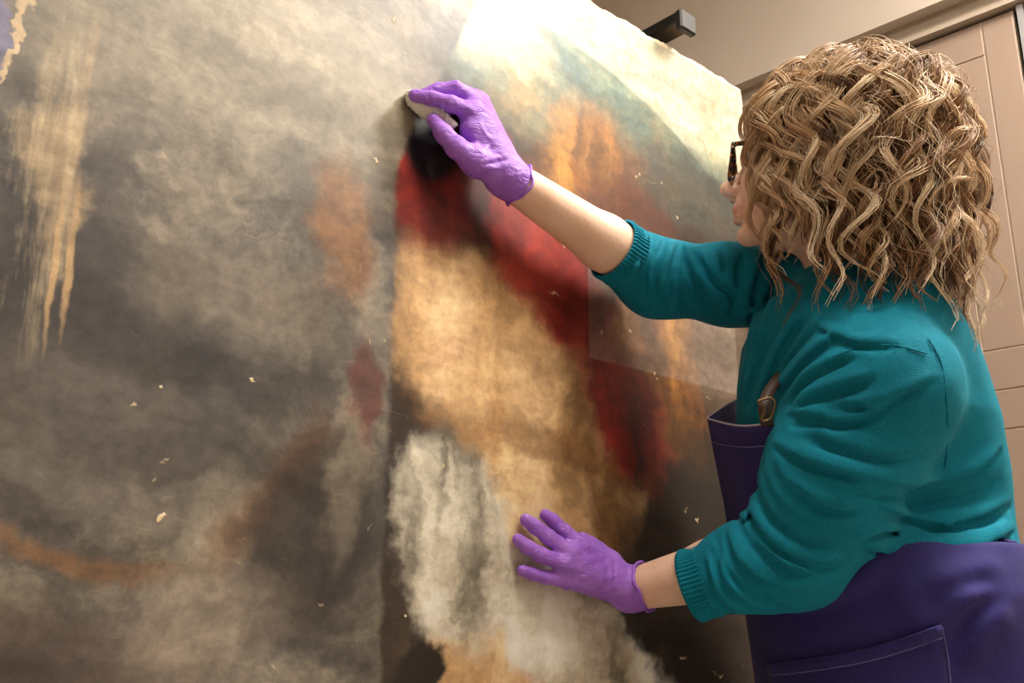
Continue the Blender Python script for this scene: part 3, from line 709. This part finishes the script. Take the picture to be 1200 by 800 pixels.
for sgn in (-1, 1):
    Fb.ell(H(.103, sgn * .011, -.032), (.010, .008, .008), HX, .006); Fb.ell(H(.062, sgn * .035, -.03), (.03, .026, .026), HX, .02)
    Fb.ell(H(.094, sgn * .032, .003), (.014, .018, .011), HX, .008, op='s')
    Fb.ell(H(-.005, sgn * .077, -.008), (.016, .008, .03), HX, .006)
    Fb.ell(H(.084, sgn * .032, .016), (.010, .02, .005), HX, .006)
Fb.ell(H(.089, 0, -.050), (.012, .022, .012), HX, .008)
Fb.ell(H(.0945, 0, -.0585), (.009, .021, .006), HX, .003); Fb.ell(H(.092, 0, -.071), (.009, .018, .0065), HX, .003)
NB = P(1005, 352, 1.37)
Fb.cone(H(-.025, 0, -.05), NB, .05, .058, .03)
zs, cx, cy, a, b = section_table(-.018)
Fb.loft(zs, cx, cy, a, b, AXT, .76, P(1010, 345, 1.36)[2], .03)
Fb.chain([SHL, ELL], [.062, .045], .03); Fb.chain([ELL, ELL * .55 + WRL * .45, WRL], [.043, .0395, .0265], .015)
Fb.chain([NB, SHR, ELR], [.05, .046, .04], .03); Fb.chain([ELR, ELR * .62 + WRR * .38, WRR], [.041, .0375, .0255], .015)
hand(Fb, LEFT, LPALM, WRL, -.0035); hand(Fb, RIGHT, RPALM, WRR, -.0035)
hw_ = RV * .085 * .5 - FH * .085
hipL, hipR = hipc + (-FH * .05) - Zv * .03, hipc + FH * .11 - Zv * .03
FEET = []
for hp in (hipL, hipR):
    kn = np.array([hp[0], hp[1], .47]) - RV * .02; an = np.array([hp[0], hp[1], .09]) + RV * .02
    Fb.chain([np.array([hp[0], hp[1], .80]), kn, an], [.075, .055, .042], .03, .05); Fb.cone(an + [0, 0, -.04], an - RV * .14 + [0, 0, -.052], .036, .028, .02, .04)
    FEET.append((hp, kn, an))
v, f = Fb.mesh(); v = relax(v, f, 2)
body = mesh_obj('body', v, f, M['skin'], person)
q = v - HC; lc = np.stack([q @ hf, q @ hl, q @ hu], 1)
set_attr(body, 'lip', np.clip(1.4 - np.maximum(np.abs(lc[:, 1]) / .02, np.maximum(np.abs(lc[:, 2] + .0645) / .0115, np.abs(lc[:, 0] - .1) / .014)) * 1.0, 0, 1) * (lc[:, 0] > .094) * .5)
def uv_ball(c, r, n=16):
    V_, F_ = [], []
    for i in range(n + 1):
        for k in range(2 * n):
            t = math.pi * i / n; p_ = math.pi * k / n; V_.append(c + r * np.array([math.sin(t) * math.cos(p_), math.sin(t) * math.sin(p_), math.cos(t)]))
    for i in range(n):
        for k in range(2 * n): F_.append((i * 2 * n + k, (i + 1) * 2 * n + k, (i + 1) * 2 * n + (k + 1) % (2 * n), i * 2 * n + (k + 1) % (2 * n)))
    return np.array(V_), F_
for sgn in (-1, 1):
    vv, ff = uv_ball(H(.0765, sgn * .032, .003), .0118); e = mesh_obj('eye', vv, ff, M['eye'], person)
    vv, ff = uv_ball(H(.0838, sgn * .032, .004), .0056, 10); mesh_obj('iris', vv, ff, M['iris'], e)
# ---- gloves
def glove(fingers, palm, wrist, elbow, folds, cuffring, label):
    allp = np.array([on(x, y, o) for ch in fingers.values() for x, y, o, r in ch] + [wrist])
    F_ = Field(allp.min(0) - .05, allp.max(0) + .05, .0018)
    hand(F_, fingers, palm, wrist)
    d = (elbow - wrist) / np.linalg.norm(elbow - wrist); F_.cone(wrist, wrist + d * .022, cuffring - .002, cuffring, .008)
    c = wrist + d * .022
    sl, X = F_.sub(c - .06, c + .06); dd = sum((X[k] - c[k]) * d[k] for k in range(3)); F_.V[sl] = np.maximum(F_.V[sl], dd)
    for A, w, px in folds:
        L = F_.line(px, 10)
        if len(L) > 2: F_.fold(L, A, w)
    v, f = F_.mesh(); v = relax(v, f, 2); N = vnormals(v, f)
    v = v + N * (.0004 * vnoise(v * 120, 8) - .0007 * np.abs(vnoise(v * [90, 90, 260], 9)))[:, None]
    o = mesh_obj('glove', v, f, M['glove'], person); o['label'] = label
    a_ = np.cross(d, Zv); a_ /= np.linalg.norm(a_); b_ = np.cross(d, a_)
    ring = [c + d * (.003 * math.sin(3 * t) + .001 * math.sin(7 * t)) + (cuffring + .0004 + .0012 * math.sin(4 * t)) * (math.cos(t) * a_ + math.sin(t) * b_) for t in np.linspace(0, 2 * math.pi, 60)]
    vv, ff = tube(ring, .0019, 8, caps=False); mesh_obj('rolled_cuff', vv, ff, M['glove'], o)
glove(LEFT, LPALM, WRL, ELL, [(.0022, .0022, p_) for p_ in ([(715, 650), (716, 675), (712, 705)], [(724, 655), (724, 680), (721, 710)], [(704, 645), (706, 672), (700, 703)], [(668, 690), (690, 672), (715, 658)], [(672, 645), (690, 640), (710, 648)], [(690, 690), (705, 680), (728, 672)], [(672, 668), (692, 656), (710, 650)])] +
      [(-.0018, .0020, p_) for p_ in ([(719, 652), (720, 680), (717, 707)], [(709, 648), (711, 672), (706, 703)], [(634, 640), (637, 650), (632, 658)], [(642, 620), (646, 630), (640, 638)], [(657, 613), (665, 620), (659, 628)])], .031, 'purple nitrile glove with fingers spread on the canvas')
glove(RIGHT, RPALM, WRR, ELR, [(.0022, .0022, p_) for p_ in ([(560, 190), (580, 185), (598, 180)], [(566, 198), (585, 196), (602, 190)], [(556, 178), (572, 172), (588, 165)], [(560, 140), (568, 155), (580, 168)], [(545, 150), (556, 160), (560, 178)], [(540, 122), (552, 128), (558, 140)])] +
      [(-.0018, .0018, p_) for p_ in ([(520, 115), (523, 122), (520, 130)], [(510, 112), (513, 119), (510, 126)], [(530, 118), (533, 126), (530, 134)], [(500, 110), (503, 116), (500, 122)], [(563, 194), (583, 190), (600, 186)])], .0285, 'purple nitrile glove pinching cotton wool')
# ---- apron skirt, waistband, pocket, bib
Fa = Field((.95, .20, .30), (1.68, .98, 1.10), .005)
SKIRT = [s_ for s_ in SEC if s_[0] >= 550]
zs, cx, cy, a, b = section_table(.010)
zs = list(zs) + [.30]; cx = list(cx) + [cx[-1]]; cy = list(cy) + [cy[-1]]; a = list(a) + [a[-1] + .02]; b = list(b) + [b[-1] + .02]
Fa.loft(zs, cx, cy, a, b, AXT, .34, P(1050, 641, 1.33)[2], .01)
X = np.meshgrid(*Fa.a, indexing='ij')
AR = [(.010, .016, [(1085, 690), (1130, 672), (1175, 662)]), (.011, .018, [(1060, 745), (1110, 705), (1165, 690)]), (-.009, .014, [(1080, 715), (1120, 690), (1165, 676)]), (.010, .02, [(1130, 780), (1150, 735), (1185, 710)]),
      (-.009, .014, [(1115, 770), (1140, 722), (1175, 700)]), (.008, .02, [(930, 700), (980, 690), (1040, 662)]), (-.007, .014, [(940, 720), (1000, 712), (1050, 690)])]
ZAw = P(1050, 641, 1.33)[2]
for A, w, px in AR:
    L = Fa.line(px, 10)
    if len(L) > 2: Fa.fold(L, A * 1.7, w * .8, A > 0)
v, f = Fa.mesh(); v = relax(v, f, 3); N = vnormals(v, f)
v = v + N * (.0025 * vnoise(v * 16, 12))[:, None]
apron = mesh_obj('apron', v, f, M['apron'], person); apron['label'] = 'indigo cotton work apron'
def ribbon(L, h, th, mat, name, parent, up=None):
    """flat strip along a polyline on the cloth, standing 'th' proud, 'h' tall downwards"""
    pass
wl = Fa.line([(960, 652), (1010, 652), (1060, 652), (1110, 650), (1150, 646), (1180, 642)], 20)
pk_top = [(897, 778), (950, 772), (1010, 762), (1060, 748), (1103, 733)]
pk_top2 = [(898, 790), (950, 784), (1010, 774), (1062, 760), (1106, 745)]
def patch(F_, rows, off, mat, name, parent, n=24):
    """cloth patch laid on the surface through rows of pixels"""
    g = []
    for rr in rows:
        pts = crom([(x, y, 0) for x, y in rr], n); last = None; out = []
        for x, y, _ in pts:
            h_ = F_.hit(x, y); h_ = h_ if h_ is not None else last
            last = h_; out.append(h_)
        fst = next(q for q in out if q is not None); out = [q if q is not None else fst for q in out]
        g.append(np.array([q - ray(x, y) / np.linalg.norm(ray(x, y)) * off for q, (x, y, _) in zip(out, pts)]))
    g = np.array(g); o = mesh_obj(name, g.reshape(-1, 3), grid_faces(len(rows), n), mat, parent)
    s_ = o.modifiers.new('thick', 'SOLIDIFY'); s_.thickness = .003; s_.offset = 0; return o
def below(top, dy): return [(x + dy * .10, y + dy) for x, y in top]
pocket = patch(Fa, [pk_top] + [below(pk_top, d) for d in (12, 40, 80, 130, 180)], .004, M['apron'], 'pocket', apron)
patch(Fa, [below(pk_top, -1), below(pk_top, 6), below(pk_top, 13)], .0075, M['apron'], 'pocket_hem', pocket)
for px in (below(pk_top, 14), [(1104, 735), (1110, 765), (1114, 800), (1116, 840)]):
    L = [q for q in (Fa.hit(x, y) for x, y, _ in crom([(x, y, 0) for x, y in px], 24)) if q is not None]
    if len(L) > 3:
        L = np.array(L); L = L - (L - CP) / np.linalg.norm(L - CP, axis=1)[:, None] * .009; vv, ff = tube(L, .0009, 6); mesh_obj('stitching', vv, ff, M['thread'], pocket)
# bib
nb = 26
top = crom([P(906, 496, 1.235), P(868, 499, 1.29), P(834, 492, 1.375), P(830, 489, 1.39), P(834, 486, 1.405), P(862, 468, 1.50)], nb)
mid = crom([P(918, 580, 1.225), P(880, 580, 1.28), P(851, 580, 1.37), P(848, 580, 1.385), P(851, 577, 1.40), P(885, 560, 1.50)], nb)
low = crom([P(928, 660, 1.225), P(893, 665, 1.275), P(869, 668, 1.355), P(866, 668, 1.37), P(869, 665, 1.385), P(905, 655, 1.52)], nb)
low2 = crom([P(985, 790, 1.29), P(950, 790, 1.32), P(926, 790, 1.345), P(922, 790, 1.36), P(926, 790, 1.375), P(950, 790, 1.46)], nb)
rows = []
for t in np.linspace(0, 1, 30):
    pts = []
    for k in range(nb): pts.append(crom([top[k], mid[k], low[k], low2[k]], 30)[int(round(t * 29))])
    rows.append(np.array(pts) + .003 * math.sin(9 * t) * FH)
g = np.array(rows); bib = mesh_obj('bib', g.reshape(-1, 3), grid_faces(30, nb), M['apron'], apron)
s_ = bib.modifiers.new('thick', 'SOLIDIFY'); s_.thickness = .0022; s_.offset = 0
for o_, r_, mt, nm in ((0, .0016, M['bibedge'], 'bound_edge'), (.028, .0010, M['thread'], 'stitching')):
    L = top + (mid - top) * (o_ / .09) - PN * 0 - FH * (.0018 if o_ else 0) - RV * (.0018 if o_ else 0); vv, ff = tube(L, r_, 6); mesh_obj(nm, vv, ff, mt, bib)
# strap with buckle at the near corner of the bib
sp = crom([P(900, 500, 1.224), P(897, 484, 1.222), P(897, 470, 1.226), P(905, 452, 1.25), P(930, 420, 1.30), P(975, 370, 1.36)], 24)
g = []
for k, q in enumerate(sp): g += [q - RV * .008, q + RV * .008]
st = mesh_obj('strap', g, [(2 * k, 2 * k + 1, 2 * k + 3, 2 * k + 2) for k in range(23)], M['leather'], apron); s_ = st.modifiers.new('thick', 'SOLIDIFY'); s_.thickness = .003
bk = [P(x, y, 1.214) for x, y in ((888, 470), (902, 466), (908, 472), (903, 490), (893, 492), (896, 478), (888, 470))]
vv, ff = tube(crom(bk, 30), .0018, 8, caps=False); mesh_obj('buckle', vv, ff, M['brass'], st)
# tie at the back of the waist
tb = crom([P(1172, 634, 1.25), P(1187, 638, 1.27), P(1195, 655, 1.27), P(1199, 690, 1.27), P(1206, 740, 1.27)], 20)
vv, ff = tube(tb, [.008] * 20, 10, flat=.5); mesh_obj('tie', vv, ff, M['apron'], apron)
# trousers and shoes
for hp, kn, an in FEET:
    vv, ff = tube(crom([np.array([hp[0], hp[1], .64]), kn, an + [0, 0, -.01]], 20), np.linspace(.078, .066, 20), 24); mesh_obj('trouser_leg', vv, ff, M['trouser'], person)
    F_ = Field(an - [.22, .22, .09], an + [.22, .22, .06], .006); F_.cone(an + [0, 0, -.042], an - RV * .16 + [0, 0, -.052], .047, .037, .02); F_.cone(an + [0, 0, -.04], an + [0, 0, 0], .046, .048, .02)
    vv, ff = F_.mesh(); vv[:, 2] = np.maximum(vv[:, 2], .001); mesh_obj('shoe', vv, ff, M['shoe'], person)
# ---- spectacles
gl = empty('glasses', tuple(H(.105, 0, 0) - np.array(person.location))); gl.parent = person
gl['label'] = 'tortoiseshell spectacles'
for sgn in (-1, 1):
    R_ = [H(.108 - .002 * math.cos(t) ** 2, sgn * (.034 + .026 * math.copysign(abs(math.cos(t)) ** .75, math.cos(t))), -.002 + .0235 * math.copysign(abs(math.sin(t)) ** .75, math.sin(t))) for t in np.linspace(0, 2 * math.pi, 49)]
    vv, ff = tube(R_, .0030, 8, caps=False); mesh_obj('rim', vv, ff, M['tort'], gl)
    ce = np.mean(R_[:-1], 0); mesh_obj('lens', [ce] + list(R_[:-1]), [(0, 1 + k, 1 + (k + 1) % 48) for k in range(48)], M['lens'], gl)
    vv, ff = tube(crom([H(.104, sgn * .064, .010), H(.095, sgn * .070, .010), H(.03, sgn * .078, .010), H(-.02, sgn * .08, .008)], 16), .0026, 8, flat=1.3); mesh_obj('temple', vv, ff, M['tort'], gl)
vv, ff = tube(crom([H(.109, -.010, .006), H(.112, 0, .010), H(.109, .010, .006)], 10), .0026, 8); mesh_obj('bridge', vv, ff, M['tort'], gl)

# ---- hair: combed locks of strands over the skull
def make_hair():
    NP_ = 40; Vs, Fs_, tone, along = [], [], [], []; base = 0
    KC = HC + Zv * .018 - hf0 * .055
    t = np.linspace(0, 1, NP_)
    def guide(phi, th0, th1, sc, drop, flare, crv):
        """from the crown down over a round volume, then hanging"""
        af, al_, au = .150 * sc, .135 * sc, .140 * sc
        L1 = .6; out = []
        for u in t:
            if u < L1:
                th = th0 + (th1 - th0) * (u / L1) ** .9; z = math.cos(th) * au; r = math.sin(th)
                p = np.array([math.cos(phi) * r * af, math.sin(phi) * r * al_, z])
            else:
                w = (u - L1) / (1 - L1); th = th1; r = math.sin(th) * (1 + flare * w)
                p = np.array([math.cos(phi + crv * w) * r * af, math.sin(phi + crv * w) * r * al_, math.cos(th) * au - drop * w])
            out.append(p)
        return np.array(out)
    def add_lock(phi, th0, th1, sc, drop, flare, crv, nst, width, curlr, wave, tn, rad, frizz=.0015, lift=0.0):
        nonlocal base
        g = guide(phi, th0, th1, sc, drop, flare, crv)
        W = KC + g[:, :1] * hf0 + g[:, 1:2] * hl + g[:, 2:] * Zv
        T = np.gradient(W, axis=0); seg = np.linalg.norm(T, axis=1); s = np.cumsum(seg); T /= seg[:, None]
        Nn = W - KC; Nn -= (Nn * T).sum(1)[:, None] * T; Nn /= np.linalg.norm(Nn, axis=1)[:, None] + 1e-9; B = np.cross(T, Nn)
        ph = random.uniform(0, 6.28); hand_ = random.choice((-1, 1)); grow = np.clip((t - .06) / .45, 0, 1) ** .8
        wl_ = wave * (1 + .15 * np.sin(3 * t + ph)); cp = 2 * math.pi * np.cumsum(seg / wl_) + ph
        C_ = W + (curlr * grow)[:, None] * (np.cos(cp)[:, None] * Nn * .55 + hand_ * np.sin(cp)[:, None] * B)
        for k in range(nst):
            a_ = random.uniform(0, 6.28); ro = math.sqrt(random.random()) * width
            tw = a_ + hand_ * cp * .35
            env = (.55 + .9 * np.sin(math.pi * np.clip(t * .9 + .08, 0, 1))) * (1 - .55 * t ** 3)
            fz = rng.normal(0, 1, (6, 3)); fzz = np.stack([np.interp(t, np.linspace(0, 1, 6), fz[:, q]) for q in range(3)], 1) * frizz * (.3 + t)[:, None]
            end = 1 - random.random() * .18
            tt = t * end
            idx = tt * (NP_ - 1); i0 = np.minimum(idx.astype(int), NP_ - 2); fr_ = (idx - i0)[:, None]
            pth = C_ + (ro * env * np.cos(tw))[:, None] * Nn * .6 + (ro * env * np.sin(tw))[:, None] * B + fzz
            pth = pth[i0] * (1 - fr_) + pth[i0 + 1] * fr_
            T2 = np.gradient(pth, axis=0); T2 /= np.linalg.norm(T2, axis=1)[:, None] + 1e-9
            n1 = np.cross(T2, Nn); n1 /= np.linalg.norm(n1, axis=1)[:, None] + 1e-9; n2 = np.cross(T2, n1)
            rr = rad * (1 - .6 * t ** 2)
            ring = [pth + rr[:, None] * (math.cos(q) * n1 + math.sin(q) * n2) for q in (0, 2.094, 4.189)]
            V_ = np.stack(ring, 1).reshape(-1, 3); Vs.append(V_)
            i = np.arange(NP_ - 1)[:, None] * 3; kq = np.arange(3)[None, :]; k2 = (kq + 1) % 3
            Fs_.append(np.stack([i + kq, i + k2, i + 3 + k2, i + 3 + kq], -1).reshape(-1, 4) + base); base += NP_ * 3
            tn_ = min(1, max(0, tn + random.gauss(0, .12))); tone.append(np.full(NP_ * 3, tn_)); along.append(np.repeat(t, 3))
    R_ = random.uniform
    def mixtone(): return R_(.62, 1.0) if random.random() < .55 else R_(.08, .45)
    def phi_ok(p): return not (-.62 < p < .62)
    def pick():
        while True:
            p = R_(-math.pi, math.pi)
            if phi_ok(p): return p
    D = math.radians
    def hang(p, lo, hi):      # longer at the back and sides than by the face
        return R_(lo, hi) * (.85 if .55 < p < 1.1 else .62 if abs(p) < 1.0 else 1)
    for k in range(90):      # inner mass, dark
        p = pick(); add_lock(p, D(R_(5, 40)), D(R_(80, 96)), R_(.72, .86), hang(p, .14, .24), R_(-.3, -.1), R_(-.2, .2), 14, .018, .010, .09, R_(.05, .35), .0016, .001)
    for k in range(110):     # middle
        p = pick(); add_lock(p, D(R_(4, 40)), D(R_(76, 96)), R_(.84, .97), hang(p, .15, .29), R_(-.4, -.05), R_(-.25, .25), 20, .012, R_(.008, .017), R_(.06, .12), mixtone() * .8, .0010, .0012)
    for k in range(120):     # outer curls
        p = pick()
        add_lock(p, D(R_(4, 45)), D(R_(66, 96)), R_(.94, 1.06), hang(p, .10, .30), R_(-.4, .08), R_(-.35, .35), 22, R_(.006, .012), R_(.011, .025), R_(.065, .13), mixtone(), .0008, .0009)
    for k in range(22):      # curls falling forward past the temple
        add_lock(R_(.42, .85), D(R_(8, 40)), D(R_(72, 92)), R_(1.0, 1.09), R_(.13, .23), R_(-.12, .02), R_(-.1, .12), 20, R_(.006, .010), R_(.010, .018), R_(.06, .10), R_(.55, 1.0), .0008, .001)
    for k in range(20):      # swept-over top
        add_lock(random.choice((-1, 1)) * R_(.55, 1.3), D(R_(2, 30)), D(R_(70, 95)), R_(.98, 1.05), R_(.10, .16), R_(-.2, .0), R_(-.05, .2), 22, .009, R_(.008, .016), R_(.065, .11), R_(.4, 1.0), .0008, .001)
    for k in range(110):      # stray hairs
        p = pick(); p = math.copysign(max(abs(p), .95), p); add_lock(p, D(R_(4, 60)), D(R_(55, 100)), R_(1.0, 1.13), hang(p, .06, .3), R_(-.3, .2), R_(-.6, .6), 2, .008, R_(.008, .024), R_(.05, .11), R_(.5, 1), .0004, .004)
    v = np.concatenate(Vs); f = np.concatenate(Fs_)
    # under-layer close to the skull so that no scalp shows
    F_ = Field(HC - .2, HC + .2, .005); F_.ell(HC + hf0 * -.032 + Zv * .03, (.108, .098, .098), (hf0, hl, Zv), .01); F_.ell(HC - hf0 * .06 - Zv * .06, (.085, .09, .09), (hf0, hl, Zv), .03)
    uv_, uf = F_.mesh(); uv_ = relax(uv_, uf, 2); f = np.concatenate([f, uf + len(v)]); v = np.concatenate([v, uv_])
    o = mesh_obj('hair', v, f, M['hair'], person); o['label'] = 'shoulder-length curly blonde hair'
    set_attr(o, 'tone', np.concatenate(tone + [np.full(len(uv_), .12)])); set_attr(o, 'along', np.concatenate(along + [np.zeros(len(uv_))]))
make_hair()

# ------------------------------------------------------------------ cotton wool held against the canvas
Fc = Field(on(500, 122, .03) - .06, on(500, 122, .03) + .06, .0018)
for x, y, o_, r_ in ((486, 117, .012, .0105), (494, 124, .016, .0115), (502, 130, .020, .0115), (511, 133, .026, .0105), (521, 139, .034, .008), (530, 146, .040, .0065), (481, 112, .009, .008)):
    Fc.ell(on(x, y, o_), (r_,) * 3, None, .007, .01)
v, f = Fc.mesh(); v = relax(v, f, 1); N = vnormals(v, f); v = v + N * (.0013 * vnoise(v * 190, 21) + .0007 * vnoise(v * 420, 22))[:, None]
cw = mesh_obj('cotton_swab', v, f, M['cotton'], None, origin=v.mean(0)); tag(cw, 'white cotton wool swab pinched in the raised purple glove', 'swab')
